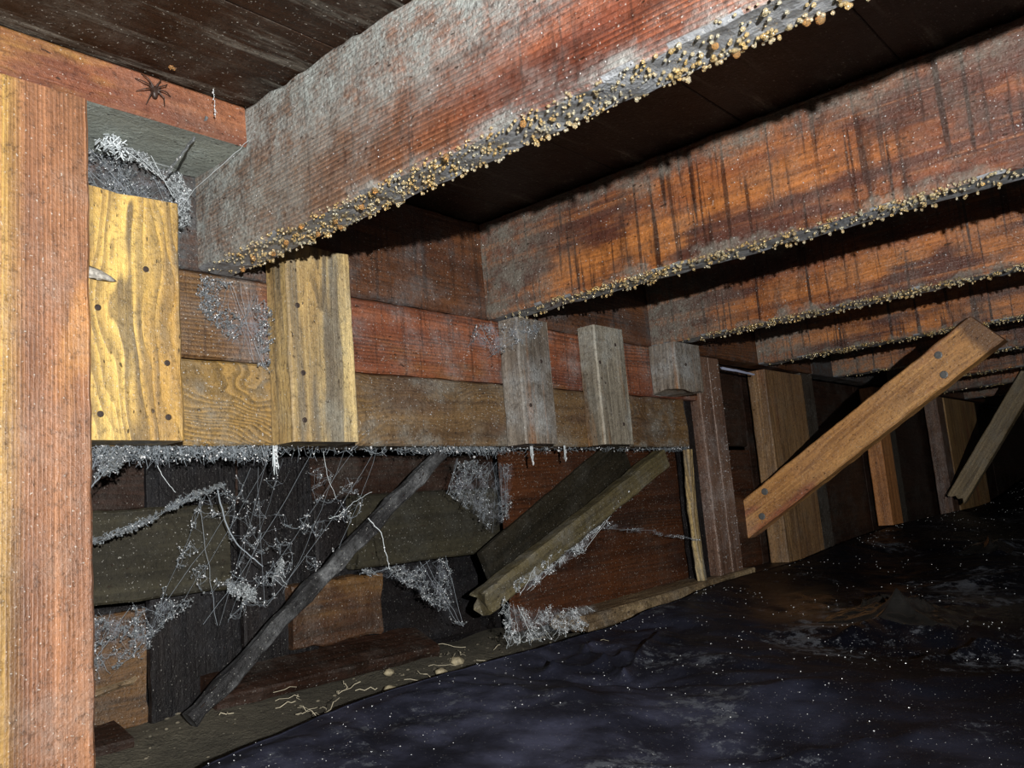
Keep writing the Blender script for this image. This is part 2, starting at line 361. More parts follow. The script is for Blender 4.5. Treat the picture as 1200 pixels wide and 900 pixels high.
near = sg.rng(sg.m_('ADD', sg.m_('ADD', xyz.outputs[0], sg.m_('MULTIPLY', dz, .5)), sg.m_('MULTIPLY', xyz.outputs[1], -.9)), .55, 1.25, 1, 0)   # paler blue-grey towards the left and the soil edge
cc = sg.mix(sg.rng(dz, .42, .72, 0, .9), (.0012, .0014, .0028), (.0045, .0055, .010))
cc = sg.mix(sg.m_('MULTIPLY', near, sg.m_('ADD', sg.rng(sg.noi(P, 10, 5, .65), .35, .7, 0, .8), .2)), cc, (.048, .052, .085))
cc = sg.mix(sg.rng(sg.m_('MULTIPLY', sg.noi(P, 60, 6, .8), sg.noi(P, 6, 2)), .295, .37, 0, .6), cc, (.10, .11, .13))
cc = sg.mix(sg.rng(sp_, .70, .74, 0, .8), cc, (.45, .45, .45))
sg.put(sg.b.inputs['Base Color'], cc)
wet = sg.n('VectorMath'); wet.operation = 'DISTANCE'; sg.put(wet.inputs[0], P); wet.inputs[1].default_value = (.86, -.34, -.25)
sg.put(sg.b.inputs['Roughness'], sg.m_('ADD', sg.m_('MULTIPLY', dz, .35), sg.rng(wet.outputs['Value'], .05, .30, .02, .30)))
sg.put(sg.b.inputs['Specular IOR Level'], sg.rng(wet.outputs['Value'], .05, .25, .6, .10))
sg.put(sg.b.inputs['Normal'], sg.bump(sg.m_('ADD', sg.noi(P, 26, 4, .6), sg.m_('MULTIPLY', sc_, .25)), .5, .003))
sheet = mesh_obj('plastic_sheet', V, Fc, sg.m, smooth=True)
tag(sheet, 'crumpled black plastic ground sheet covering the soil at lower right', 'plastic sheet')
pts = []
for _ in range(2600):
    i = int(nu * random.random() ** .9); j = int(nv * random.random() ** 1.1); v = V[min(len(V) - 1, i * (nv + 1) + j)]
    if noise.noise(Vector(v) * 9) < -.05: continue
    r = R(.00025, .0006) * (1 + max(0, v[0]) * .5)
    pts.append((v[0], v[1], v[2] + r * .4, r * R(.8, 1.6), r * R(.8, 1.6), r * .7))
beads('water_specks', pts, M_glint, sheet)
def fine_patch(cx, cy, sx, sy, ridges, h0, amp, ez, mat, nm, fr=22):
    V = []; Fc = []; n = 110
    for i in range(n + 1):
        for j in range(n + 1):
            u, v = i / n * 2 - 1, j / n * 2 - 1; x, y = cx + u * sx, cy + v * sy
            k = max(0, 1 - max(abs(u), abs(v)) ** 2); base = sheet_z(x, y, ez, max(0, -.045 - y))
            z = base - .008 + k ** .4 * .010 + h0 * k * k
            q3 = Vector((x * fr, y * fr, 1.7)); z += amp * k * (1 - abs(noise.noise(q3)) * 2) + amp * .3 * k * (1 - abs(noise.noise(q3 * 2.7)) * 2)
            for a, b, h, wd in ridges:
                q, t = segd(x, y, a, b); z += k ** .3 * h * math.exp(-q / wd) * min(1, (1.15 - abs(t - .5)))
            V.append((x, y, z))
    for i in range(n):
        for j in range(n):
            a = i * (n + 1) + j; Fc.append((a, a + n + 1, a + n + 2, a + 1))
    o = mesh_obj(nm, V, Fc, mat, sheet, True); return o
fp = fine_patch(.44, -.145, .15, .095, [((.45, -.065), (.36, -.195), .007, .006), ((.36, -.195), (.55, -.13), .008, .006), ((.36, -.195), (.48, -.11), .003, .005)], .0, .0015, -.247, sg.m, 'creased_fold')
fp['label'] = 'V shaped crease in the plastic'
fg2 = plain('wet_polythene', (.012, .0115, .011), .20, spec=1.0, noise_amt=.3, nscale=60, bump=.001)
fp = fine_patch(.80, -.35, .10, .085, [((.885, -.315), (.85, -.285), .014, .0035), ((.85, -.285), (.80, -.295), .012, .003), ((.80, -.295), (.785, -.325), .014, .0035), ((.77, -.39), (.745, -.375), .016, .004), ((.85, -.32), (.81, -.33), .009, .003)], .002, .005, -.232, fg2, 'crumpled_fold', 26)
fp['label'] = 'wet shiny crumple standing up from the plastic'
fp = fine_patch(1.52, -.30, .07, .05, [((1.56, -.29), (1.48, -.31), .016, .006)], .008, .004, -.212, fg2, 'crumpled_fold', 16)
fp['label'] = 'small shiny wrinkle far right on the plastic'

# ---------------------------------------------------------------- joists, 16 inch centres
ZJ, ZT, SPC = .1674, .2991, .4064
JL = [1.95] * 8
info = ['nearest floor joist, grey mould at its left end, fat amber droplets along its edge',
        'second floor joist from the left, orange with dark drip streaks and a beaded lower edge',
        'third floor joist from the left, with dark patches between orange ones and a beaded edge',
        'fourth floor joist from the left, blackened at its end, orange brace nailed to it',
        'fifth floor joist from the left, directly behind the brace top',
        'sixth floor joist from the left, thin red line in the distance',
        'seventh floor joist from the left, dim, with the far grey brace nailed to it',
        'eighth and farthest floor joist, almost lost in the dark']
M_under = wood('joist_underside', (.06, .055, .052), (.19, .20, .21), (.30, .32, .35), F=60, warp=1, lx=.3, mould=1.0, mcol=(.24, .26, .29), seed=21, rough=.30, blotch=.5, grit=.5, alt=(.09, .06, .045), alt_lo=.56)
for k in range(8):
    x0 = k * SPC; y0 = -.0005
    m = joist_mat(k)
    j = board('floor_joist', (x0 + .019, y0, (ZJ + ZT) / 2), (0, -1, 0), (0, 0, 1), JL[k], ZT - ZJ - .0005, .038, m, nx=170, wob=.0012 if k else .0016, bev=.003, wscale=50)
    tag(j, info[k], 'joist', 'floor joists')
    j.data.materials.append(M_under)
    for p in j.data.polygons:
        if p.normal.y < -.75: p.material_index = 1
    W2 = -(ZT - ZJ) / 2; pts = []; dk = []
    N = [2000, 1500, 1300, 1000, 600, 400, 300, 200][k]; reach = [1.05, 1.1, 1.1, 1.1, 1.1, 1.1, 1.1, 1.1][k]
    for _ in range(N):
        x = R(.01, reach)
        if k == 0:
            dens = 1 if x < .50 else max(.12, 1 - (x - .50) * 6)
            if random.random() > dens: continue
            if noise.noise(Vector((x * 45, 0, random.random()))) < -.25 and x < .12: continue
            r = R(.0005, .0013) if x < .5 else R(.0006, .0016)
            z = R(-.019, .019); 
            if x > .5 and random.random() < .5: z = R(-.019, -.008)
        else:
            if x < .10 and random.random() < .8: continue
            r = random.choice((.0008, .001, .0013, .0017)) * (1 + .15 * k)
            z = random.gauss(.010, .008) if random.random() < .55 else R(-.019, .019)
            if random.random() > .45 + .55 * max(0, noise.noise(Vector((x * 14, k * 3, 0)))) * 1.5: continue
        z = max(-.019, min(.019, z))
        pts.append((x, W2 - r * .35, z, r, r * R(.9, 1.25), r))
    # a wet row just where the left face turns under
    for _ in range([160, 420, 500, 420, 200, 120, 80, 60][k]):
        x = R(.03 if k == 0 else .10, reach); r = R(.0007, .0013) * (1 + .2 * k)
        if noise.noise(Vector((x * 9, k * 5, 3))) < -.15: continue
        pts.append((x, W2 + R(.0, .003), .019 + r * .3, r, r, r))
    beads('water_droplets', pts, M_amber, j, 2 if k < 2 else 1)
    if k == 0:
        pts = [(x, W2 - .0012, z, r, r * 1.1, r) for x, z, r in [(R(.52, .98), R(-.018, .012), R(.0018, .0030)) for _ in range(26)]]
        pts += [(R(.02, .5), W2 - .001, R(-.018, .018), .0024, .0026, .0024) for _ in range(12)]
        q = beads('large_droplets', pts, M_dkdrop, j, 2); q['label'] = 'fat brown hanging droplets'
    pts = []
    for _ in range([40, 90, 90, 70, 40, 20, 10, 10][k]):             # hanging drops on the far arris
        x = R(.03, reach); r = R(.0011, .0020)
        pts.append((x, W2 - r * .8, R(-.020, -.015), r, r * 1.5, r))
    beads('hanging_drops', pts, M_amber, j, 1)
    if k < 4:
        pts = []
        for _ in range([500, 450, 260, 120][k]):
            x = R(.0, reach); y = R(W2, -W2); r = R(.00025, .0007) * (1 + .3 * k)
            pts.append((x, y, .0192, r, r, r * .5))
        beads('water_specks', pts, M_glint, j)

# ---------------------------------------------------------------- header on the flat, post under it
m_hd = wood('header_wood', (.10, .03, .018), (.20, .070, .036), (.29, .115, .05), F=60, warp=2.4, lx=.12, mould=.25, mcol=(.20, .18, .15), seed=41, sap=None, alt=(.46, .25, .06), alt_lo=.52, rough=.45)
hd = board('header_board', (-.62, -.0458, .2795), (1, 0, 0), (0, -1, 0), .6195, .0915, .0385, m_hd, wob=.001, wscale=25)
tag(hd, 'reddish header board laid flat between the ceiling and the left post', 'board')
m_soff = wood('header_underside', (.07, .078, .072), (.20, .22, .20), (.30, .33, .29), F=30, warp=1.5, lx=.2, mould=1.0, mcol=(.34, .39, .37), seed=42, blotch=.25, grit=.35, fibre=.2, ringc=.2, stripe=.2, rough=.6, bump=1.6, pits=1)
hd.data.materials.append(m_soff)
for p in hd.data.polygons:
    if p.normal.z > .93: p.material_index = 1                            # local +Z is the board's underside
m_post = wood('post_wood', (.080, .036, .020), (.185, .082, .046), (.32, .152, .074), F=330, warp=1.0, lx=.05, mould=.45, mcol=(.24, .20, .17), seed=51, sap=(-.004, .032, (.56, .37, .095)), alt=(.46, .22, .075), alt_lo=.5, ringc=.5, rough=.40, blotch=.45, fibre=.75, pits=.3, stripe=.75, gb=.5)
po = board('support_post', (-.1855, -.078, -.30), (0, 0, 1), (-1, 0, 0), .558, .0895, .036, m_post, wob=.0007)
tag(po, 'tall red and yellow post standing nearest, cut by the left edge', 'post')
beads('white_spot', [(.501, .0047, -.0182, .0024, .0028, .001)], M_webw, po, 2)
pts = [(R(.05, .55), R(-.044, .044), -.0184, q, q, q * .5) for q in [R(.0002, .0005) for _ in range(260)]]
beads('water_specks', pts, M_glint, po)

# ---------------------------------------------------------------- girder of two stacked boards, rim board above
m_low = wood('girder_low_wood', (.040, .022, .012), (.12, .072, .034), (.18, .11, .046), F=150, warp=3.6, lx=.5, mould=.75, mcol=(.19, .19, .17), seed=61, alt=(.10, .06, .035), alt_lo=.50, blotch=.6, streak=.15, ringc=.75, rough=.42, mbot=(-.045, -.030, .8), endc=(.55, .75, .9, (.33, .20, .055)))
m_mid = wood('girder_mid_wood', (.045, .016, .010), (.15, .046, .026), (.26, .088, .038), F=230, warp=1.3, lx=.12, mould=.5, mcol=(.20, .23, .24), seed=62, mend=(.34, .50, .5), streak=.45, endc=(.50, .64, .9, (.15, .085, .032)), ringc=.75, rough=.38, alt=(.24, .11, .04), alt_lo=.55)
m_rim = wood('rim_wood', (.014, .007, .005), (.065, .024, .012), (.13, .050, .018), F=120, warp=2.0, lx=.12, mould=.55, mcol=(.11, .13, .14), seed=63, mend=(.46, .66, 1.0), streak=.5, ringc=.7, soot=(.46, .62, .45))
gd = empty('girder', (-.4, .019, 0))
tag(gd, 'stacked board girder running under the joist ends, webs along its bottom edge', 'girder')
b1 = board('girder_board', (-.5, .0192, .0410), (1, 0, 0), (0, 0, 1), 1.40, .0815, .038, m_low, gd, wob=.0007, rag1=.012); b1['label'] = 'lower golden grey board with swirling grain'
b2 = board('girder_board', (-.5, .0190, .1250), (1, 0, 0), (0, 0, 1), 1.45, .0840, .038, m_mid, gd, wob=.0007); b2['label'] = 'upper red orange board with fine straight grain'
rb = board('rim_board', (-.5, .0195, .2333), (1, 0, 0), (0, 0, 1), 2.0, .1305, .038, m_rim, wob=.0009)
tag(rb, 'dark mouldy rim board closing the joist ends above the girder', 'board')
rb2 = board('rim_board', (1.505, .0195, .2333), (1, 0, 0), (0, 0, 1), 2.6, .1305, .038, m_rim, wob=.0009)
tag(rb2, 'dark rim board in the distance above the far studs', 'board')
for bb, n, x0, x1 in ((b1, 900, .35, 1.4), (b2, 700, .35, 1.4), (rb, 500, .35, 1.3)):
    W = {b1: .04, b2: .041, rb: .064}[bb]
    beads('water_specks', [(R(x0, x1), R(-W, W), .0192, q, q, q * .5) for q in [R(.0002, .00075) for _ in range(n)]], M_glint, bb)

# ---------------------------------------------------------------- cleats nailed on the girder face
def cleat(name, x0, x1, z0, z1, T, m, label, nails, yb=0.0, cat_='wood block', nailm=None, **kw):
    c = board(name, ((x0 + x1) / 2, yb - T / 2 - .0003, z0), (0, 0, 1), (1, 0, 0), z1 - z0, x1 - x0, T, m, wob=.0009, **kw)
    tag(c, label, cat_)
    for (nx_, nz_) in nails:
        nail(c, nz_ - z0, nx_ - (x0 + x1) / 2, -T / 2, nailm or M_nail)
    beads('water_specks', [(R(0, z1 - z0), R(-.45, .45) * (x1 - x0), -T / 2, q, q, q * .5) for q in [R(.0002, .0006) for _ in range(90)]], M_glint, c)
    return c
def nail(par, x, y, z, mat, r=.0027, sgn=-1):
    V = []; Fc = []; n = 10
    for rr, h in ((r, -.001), (r, .0006), (r * .75, .0011)):
        for i in range(n): V.append((x + rr * math.cos(i * 2 * math.pi / n), y + rr * math.sin(i * 2 * math.pi / n), z + sgn * h))
    for a in range(2):
        for i in range(n): Fc.append((a * n + i, a * n + (i + 1) % n, (a + 1) * n + (i + 1) % n, (a + 1) * n + i))
    Fc.append(tuple(2 * n + i for i in range(n)))
    return mesh_obj('nail_head', V, Fc, mat, par)
m_c0 = wood('cleat_gold', (.10, .07, .04), (.42, .24, .06), (.66, .45, .13), F=30, warp=3.4, lx=.22, mould=.3, mcol=(.24, .26, .22), seed=71, alt=(.20, .165, .10), alt_lo=.50, ringc=.95, altsc=(2.5, 34, 34), bband=.3, stripe=.3, blotch=.3, fibre=.3, rough=.36)
m_c1 = wood('cleat_straw', (.08, .06, .04), (.36, .235, .09), (.60, .47, .22), F=40, warp=2.6, lx=.2, mould=.4, mcol=(.28, .29, .25), seed=72, alt=(.17, .14, .095), alt_lo=.47, ringc=.8, altsc=(2.5, 40, 40), blotch=.4)
m_c2 = wood('cleat_grey', (.028, .022, .017), (.12, .10, .082), (.25, .215, .175), F=90, warp=2.0, lx=.15, mould=.7, mcol=(.30, .32, .33), seed=73, alt=(.24, .12, .055), alt_lo=.55, altsc=(2.5, 34, 34), sap=None, ringc=.6, blotch=.5)
m_c3 = wood('cleat_grey_pale', (.030, .025, .018), (.15, .13, .10), (.30, .275, .22), F=110, warp=1.6, lx=.1, mould=.6, mcol=(.33, .35, .34), seed=74, alt=(.26, .14, .06), alt_lo=.56, altsc=(2.5, 34, 34), ringc=.6, blotch=.4)
cleat('girder_block', -.128, -.038, .000, .2125, .038, m_c0, 'golden block with swirling grain and knots, beside the left post', [(-.070, .148), (-.111, .109), (-.053, .067), (-.053, .020), (-.110, .021)], rag1=.004)
cleat('girder_block', .073, .1535, .000, .200, .038, m_c1, 'straw coloured block with a row of nail holes, below the first joist', [(.084, .136), (.087, .068), (.086, .021)], rag1=.003)
cleat('girder_block', .426, .4925, .000, .1660, .034, m_c2, 'grey weathered block with a tan left edge carrying the second joist', [(.44, .05), (.47, .11)])
cleat('girder_block', .604, .680, .000, .1760, .032, m_c3, 'pale grey streaked block between the second and third joists', [(.61, .12), (.655, .15), (.656, .03)])
cleat('girder_block', .800, .884, .088, .1660, .050, m_c2, 'short brown and grey block tucked under the third joist', [(.83, .13)], rag0=.008)

# ---------------------------------------------------------------- studs on the bottom plate
m_s1 = wood('stud_mauve', (.030, .013, .010), (.095, .052, .036), (.165, .10, .07), F=60, warp=1.5, lx=.08, mould=.5, mcol=(.30, .28, .28), seed=81, blotch=.6, rough=.3)
m_s2 = wood('stud_brown', (.055, .028, .014), (.17, .095, .045), (.26, .155, .07), F=80, warp=1.8, lx=.08, mould=.3, mcol=(.16, .15, .13), seed=82, blotch=.5, alt=(.22, .10, .045), alt_lo=.52)
m_s2d = wood('stud_dark', (.012, .010, .008), (.035, .028, .022), (.055, .045, .035), F=90, warp=1.5, lx=.08, mould=.5, mcol=(.10, .10, .095), seed=83)
m_s3 = wood('stud_orange', (.10, .038, .014), (.36, .15, .05), (.50, .22, .075), F=70, warp=1.6, lx=.08, mould=.1, seed=84, blotch=.4)
m_s4 = wood('stud_tan', (.08, .045, .02), (.30, .175, .075), (.42, .26, .11), F=50, warp=2.6, lx=.12, mould=.2, seed=85, blotch=.4, alt=(.28, .10, .05), alt_lo=.55)
def stud(x0, x1, z0, z1, m, label, T=.038, yb=.038, **kw):
    s = board('wall_stud', ((x0 + x1) / 2, yb - T / 2, z0), (0, 0, 1), (1, 0, 0), z1 - z0, x1 - x0, T, m, wob=.0009, **kw)
    return tag(s, label, 'stud')
s1 = stud(.965, 1.010, -.232, .166, m_s1, 'left half of the doubled mauve brown stud right of the girder end', yb=.040)
s1b = stud(1.0115, 1.053, -.232, .166, m_s1, 'right half of the doubled mauve brown stud, split by a dark groove', yb=.0385, T=.036)
for s in (s1, s1b): beads('water_specks', [(R(0, .39), R(-.02, .022), -.019, q, q, q * .5) for q in [R(.0004, .0011) for _ in range(140)]], M_glint, s)
stud(1.243, 1.436, -.229, .160, m_s2, 'wide brown stud behind the orange diagonal brace')
stud(1.438, 1.505, -.227, .166, m_s2d, 'dark stud side by side with the wide brown stud', T=.034)
stud(1.905, 1.990, -.200, .160, m_s3, 'narrow bright orange stud visible below the diagonal brace')
stud(1.992, 2.050, -.200, .165, m_s2d, 'dark grey stud touching the narrow orange stud', T=.034)
stud(2.56, 2.96, -.225, .160, m_s4, 'broad tan stud in the distance with a round dark knot', T=.05, yb=.046)
stud(2.485, 2.556, -.21, .162, m_s1, 'thin reddish stud left of the broad tan far stud', T=.04)
lt = board('lath_strip', (.905, .006, -.236), (0, 0, 1), (1, 0, 0), .232, .016, .012, m_c1, wob=.0012, nx=30, bow=.004)
tag(lt, 'thin pale lath standing just left of the doubled stud', 'lath')
lt2 = board('dark_batten', (.940, .030, -.238), (0, 0, 1), (1, 0, 0), .40, .026, .03, m_blk, wob=.001)
tag(lt2, 'blackened narrow batten between the lath and the doubled stud', 'batten')
m_pl = wood('plate_wood', (.03, .018, .010), (.13, .085, .045), (.28, .21, .12), F=110, warp=2.2, lx=.3, mould=.4, mcol=(.16, .16, .15), seed=91, blotch=.7, bump=1.4)
pl = board('bottom_plate', (.555, .022, -.2445), (1, 0, 0), (0, 1, 0), .52, .062, .023, m_pl, wob=.0022, rag0=.02, nx=60)
pl.rotation_euler.rotate_axis('Y', -.022)
tag(pl, 'splintered pale bottom plate board poking out over the black sheet', 'board')
pl2 = board('bottom_plate', (1.08, .022, -.2375), (1, 0, 0), (0, 1, 0), 3.0, .062, .016, m_dk, wob=.0015)
tag(pl2, 'dark bottom plate under the far studs, half under the sheet', 'board')

# ---------------------------------------------------------------- diagonal braces
def brace(name, a, b, wv, W, T, m, label, **kw):
    a = Vector(a); b = Vector(b)
    o = board(name, a, b - a, wv, (b - a).length, W, T, m, **kw); return tag(o, label, 'brace')
m_br = wood('brace_orange', (.11, .042, .02), (.45, .22, .075), (.62, .35, .13), F=60, warp=1.8, lx=.12, mould=.12, mcol=(.30, .22, .18), seed=95, blotch=.25, alt=(.34, .12, .065), alt_lo=.53, rough=.36, mend=(.0, .06, .4), far=(.548, .565, .8, (.09, .045, .025)))
br = brace('diagonal_brace', (1.2015, .075, -.152), (1.2015, -.424, .1535), (0, .5, 1), .066, .036, m_br, 'bright orange diagonal brace rising to the right across the studs', cut1=-.006, wob=.001)
L = (Vector((1.2015, -.424, .1535)) - Vector((1.2015, .075, -.152))).length
for x, y in ((L - .085, .014), (L - .10, -.018), (.095, .018), (.06, -.016)):
    nail(br, x, y, .0188, M_nailg, r=.0068, sgn=1)
m_fb = wood('brace_far', (.06, .04, .022), (.20, .15, .08), (.28, .21, .12), F=60, warp=2, lx=.1, mould=.3, seed=96)
brace('diagonal_brace', (2.42, -.035, -.155), (2.42, -.30, .21), (0, .5, 1), .052, .036, m_fb, 'thin grey brown brace far off at the right edge', rag0=.02)
m_ba = wood('brace_wet', (.004, .004, .004), (.013, .013, .014), (.034, .034, .037), F=80, warp=1.8, lx=.1, mould=.9, mcol=(.20, .21, .22), seed=97, rough=.4, bump=1.5, spec=.2)
ba = brace('under_brace', (-.004, .030, -.246), (.325, .018, -.006), (-.5, 0, 1), .016, .014, m_ba, 'wet blackened brace slanting down left from girder to soil', wob=.0022, bow=-.006)
m_bb = wood('brace_olive', (.016, .013, .007), (.07, .056, .027), (.11, .09, .042), F=80, warp=1.2, lx=.1, mould=.4, mcol=(.22, .23, .24), seed=98, rough=.5)
bb_ = brace('under_brace', (.385, .028, -.194), (.828, .014, -.018), (-.5, 0, 1), .030, .024, m_bb, 'olive batten slanting down left before the red panel, web below', wob=.0014, rag0=.02, bow=.002)

m_wd = wood('brace_shadow', (.004, .004, .003), (.014, .012, .008), (.024, .020, .013), F=60, warp=1.2, lx=.1, mould=.4, mcol=(.05, .05, .045), seed=99, rough=.5, spec=.12, salta=.25)
brace('under_brace', (.425, .0485, -.166), (.770, .0475, -.008), (-.5, 0, 1), .074, .010, m_wd, 'broad slanting dark plank added as shadow behind the olive batten')  # dark plank added in place of the batten's missing shadow on the panel

# ---------------------------------------------------------------- cobwebs
def web_obj(name, S, label, mat=M_web, bd=None, cat_='cobweb'):
    o = S.build(name, mat); tag(o, label, cat_)
    if bd: beads('water_beads', bd, M_glint, o)
    return o
def bead_at(L_, p, r): L_.append((p[0], p[1], p[2], r, r * R(.9, 1.5), r * R(.9, 1.6)))
# fringe under the girder
S = Strands(); B = []; D = []
x = -.14
while x < .90:
    dens = (1.0 if x < .07 else .12 + 1.3 * max(0, noise.noise(Vector((x * 9, 1.3, 0)))) + (.5 if .30 < x < .40 else 0))
    dp = (.022 if x < .08 else .013) * (.5 + 1.1 * abs(noise.noise(Vector((x * 11, 4, 0)))))
    if x > .45: dp *= .7
    for _ in range(int(9 * dens)):
        a = (x + R(-.01, .01), R(-.002, .035), R(-.001, .003)); b = (a[0] + R(-.03, .03), R(-.004, .04), R(-.001, .002))
        S.sag(a, b, R(.1, 1) * dp, R(.00010, .00024), 5, .0015)
    for _ in range(int(10 * dens)):
        a = Vector((x + R(-.008, .008), R(-.003, .03), 0)); S.line([a, a + Vector((R(-.004, .004), R(-.002, .002), -R(.2, 1) * dp * .6)), a + Vector((R(-.008, .008), R(-.004, .004), -R(.4, 1.3) * dp))], .0003, .00015)
    for _ in range(int(9 * dens)):
        r = R(.0003, .0009) if random.random() < .9 else R(.001, .0018); bead_at(B, (x + R(-.01, .01), R(-.004, .03), -R(0, 1) ** 1.4 * dp), r)
    for _ in range(int(9 * dens)):
        r = R(.0004, .0012); D.append((x + R(-.01, .01), R(-.002, .034), -R(0, 1) ** 1.6 * dp * .9 + .001, r * R(.7, 2), r, r * R(.5, 1.2)))
    x += .008
wf = web_obj('cobweb', S, 'ragged dusty cobweb fringe along the girder bottom edge', M_web, B)
beads('web_dust', D, M_dust, wf)
# hanging tassels
for (xx, ln, lab) in ((.075, .030, 'white web tassel dangling under the straw coloured block'), (.472, .024, 'web tassel dangling left of the grey weathered block foot'), (.545, .020, 'shorter web tassel hanging just right of the grey block')):
    S = Strands(); B = []
    for _ in range(9):
        a = Vector((xx + R(-.002, .002), -.003 + R(-.002, .002), .001)); S.line([a, a + Vector((R(-.001, .001), 0, -ln * .5)), a + Vector((R(-.0015, .0015), 0, -ln * R(.7, 1)))], .0005, .0003)
    for _ in range(12): bead_at(B, (xx + R(-.0016, .0016), -.004, -R(0, 1) * ln), R(.0005, .0014))
    web_obj('cobweb', S, lab, M_webw, B)
def patch(label, quads, n, r, sag=.004, mat=M_web, nb=60, jit=.002, br=(.0003, .0009), fuzz=0, dust=0, reach=.020, holes=-.12, film=True):
    """tangled web between two polylines: random knots joined to their neighbours, patchy, with dust and beads"""
    S = Strands(); B = []; D = []
    A = [Vector(p) for p, q in quads]; Q = [Vector(q) for p, q in quads]
    def on(Ls, t):
        s = t * (len(Ls) - 1); i = min(int(s), len(Ls) - 2); return Ls[i].lerp(Ls[i + 1], s - i)
    off = Vector((R(0, 50), R(0, 50), R(0, 50))); K = []
    def pick():
        for _ in range(30):
            t, u = random.random(), random.random(); p = on(A, t).lerp(on(Q, t), u)
            if noise.noise(p * 38 + off) > holes: break
        return p + Vector((random.gauss(0, jit), random.gauss(0, jit), random.gauss(0, jit)))
    K = [pick() for _ in range(n)]; KA = np.array([k[:] for k in K])
    for i in range(n):
        d = np.linalg.norm(KA - KA[i], axis=1); idx = np.argsort(d)
        for j in (idx[1], idx[2], idx[min(n - 1, random.randint(3, 9))]):
            if d[j] < reach: S.sag(K[i], K[int(j)], R(-.05, .25) * d[j], r * R(.3, .8), 4, d[j] * .06)
    for _ in range(max(3, n // 25)):
        t = random.random(); S.sag(on(A, t), on(Q, min(1, max(0, t + R(-.5, .5)))), R(0, sag), r * R(.8, 1.6), 8, jit * .4)
    for _ in range(nb): bead_at(B, random.choice(K) + Vector((R(-jit, jit), R(-jit, jit), R(-jit, jit))), R(*br) * R(.5, 1))
    for _ in range(fuzz // 2):
        p = random.choice(K); d = Vector((R(-1, 1), R(-1, 1), R(-1, 1))) * .003; S.line([p, p + d * .5 + Vector((0, 0, R(-.001, .001))), p + d], r * .7)
    for _ in range(dust):
        p = random.choice(K) + Vector((R(-1, 1), R(-1, 1), R(-1, 1))) * jit; q = R(.0003, .0010); D.append((*p, q * R(.6, 2), q * R(.6, 1.4), q * R(.6, 1.6)))
    o = web_obj('cobweb', S, label, mat, B)
    if D: beads('web_dust', D, M_dust, o)
    if film:
        nu_, nv_ = 60, 14; V = []; Fc = []
        for i in range(nu_ + 1):
            for k in range(nv_ + 1):
                p = on(A, i / nu_ * .9999).lerp(on(Q, i / nu_ * .9999), -.05 + 1.1 * k / nv_)
                V.append(p + Vector((.3, 1, .4)) * (.003 * noise.noise(p * 90)) + Vector((0, 0, -1)) * (.003 * math.sin(math.pi * k / nv_) * noise.noise(p * 40)))
        for i in range(nu_):
            for k in range(nv_):
                a = i * (nv_ + 1) + k; Fc.append((a, a + 1, a + nv_ + 2, a + nv_ + 1))
        fo_ = mesh_obj('web_film', V, Fc, M_film if mat is M_web else M_filmw, o, True)
        uv = fo_.data.uv_layers.new(name='UVMap')
        for lp in fo_.data.loops: uv.data[lp.index].uv = ((lp.vertex_index // (nv_ + 1)) / nu_, (lp.vertex_index % (nv_ + 1)) / nv_)
    return o
# arc from the header corner down to the joist end
patch('dense white cobweb arch between left post and first joist',
      [((-.096, -.03, .264), (-.092, -.022, .257)), ((-.072, -.03, .261), (-.070, -.02, .253)), ((-.048, -.03, .255), (-.050, -.02, .246)), ((-.031, -.03, .248), (-.036, -.02, .236)), ((-.022, -.03, .232), (-.030, -.02, .221)), ((-.023, -.03, .200), (-.028, -.02, .200))],
      420, .00016, .001, M_webw, 160, .0012, fuzz=700, dust=700, reach=.012, holes=-.3)
S = Strands(); B = []
for _ in range(160):
    p = Vector((-.098, -.042, .252)) + Vector((random.gauss(0, .005), random.gauss(0, .003), random.gauss(0, .004)))
    S.line([p, p + Vector((R(-.004, .004), R(-.004, .004), R(-.004, .004)))], .0005)
web_obj('egg_sac', S, 'bright white fluffy egg sac at the left end of the web arch', M_webw, None, 'egg sac')
# corner webs above and left
patch('wispy cobweb beside the left post, just below the golden block', [((-.135, -.03, -.002), (-.14, -.04, -.065)), ((-.115, -.02, -.004), (-.125, -.03, -.050)), ((-.09, -.01, -.003), (-.105, -.02, -.030)), ((-.06, .0, -.002), (-.085, -.01, -.018))], 260, .00020, .004, M_web, 120, fuzz=200, dust=500)
patch('thick grey cobweb rope drooping across the olive plank at left', [((-.14, .02, -.088), (-.14, .03, -.091)), ((-.09, .02, -.077), (-.09, .03, -.082)), ((-.045, .02, -.063), (-.045, .03, -.069)), ((-.01, .02, -.046), (-.01, .03, -.052)), ((.03, .015, -.034), (.03, .03, -.038))], 420, .00018, .001, M_web, 100, .0013, fuzz=400, dust=900, reach=.01, holes=-.5)
patch('large ragged cobweb spread over the black planks left of wet brace', [((.02, .045, -.045), (-.02, .06, -.15)), ((.07, .04, -.02), (.04, .06, -.17)), ((.12, .03, -.005), (.09, .05, -.16)), ((.18, .02, -.003), (.13, .04, -.13)), ((.24, .015, -.003), (.17, .03, -.11))], 300, .00015, .010, M_web, 480, .003, (.0003, .0009), 160, 260, .018, .05, False)
patch('small bright triangular web patch on the black planks', [((.119, .06, -.113), (.120, .06, -.116)), ((.113, .06, -.122), (.122, .06, -.130)), ((.106, .06, -.134), (.125, .06, -.143))], 150, .00018, .002, M_webw, 40, .0012, fuzz=150, dust=200, reach=.01)
patch('lumpy white web knot on the black planks left of the triangular patch', [((.051, .06, -.125), (.055, .06, -.140)), ((.070, .06, -.132), (.070, .06, -.146)), ((.087, .06, -.140), (.085, .06, -.154))], 130, .00018, .002, M_webw, 50, .0015, fuzz=150, dust=260, reach=.01)
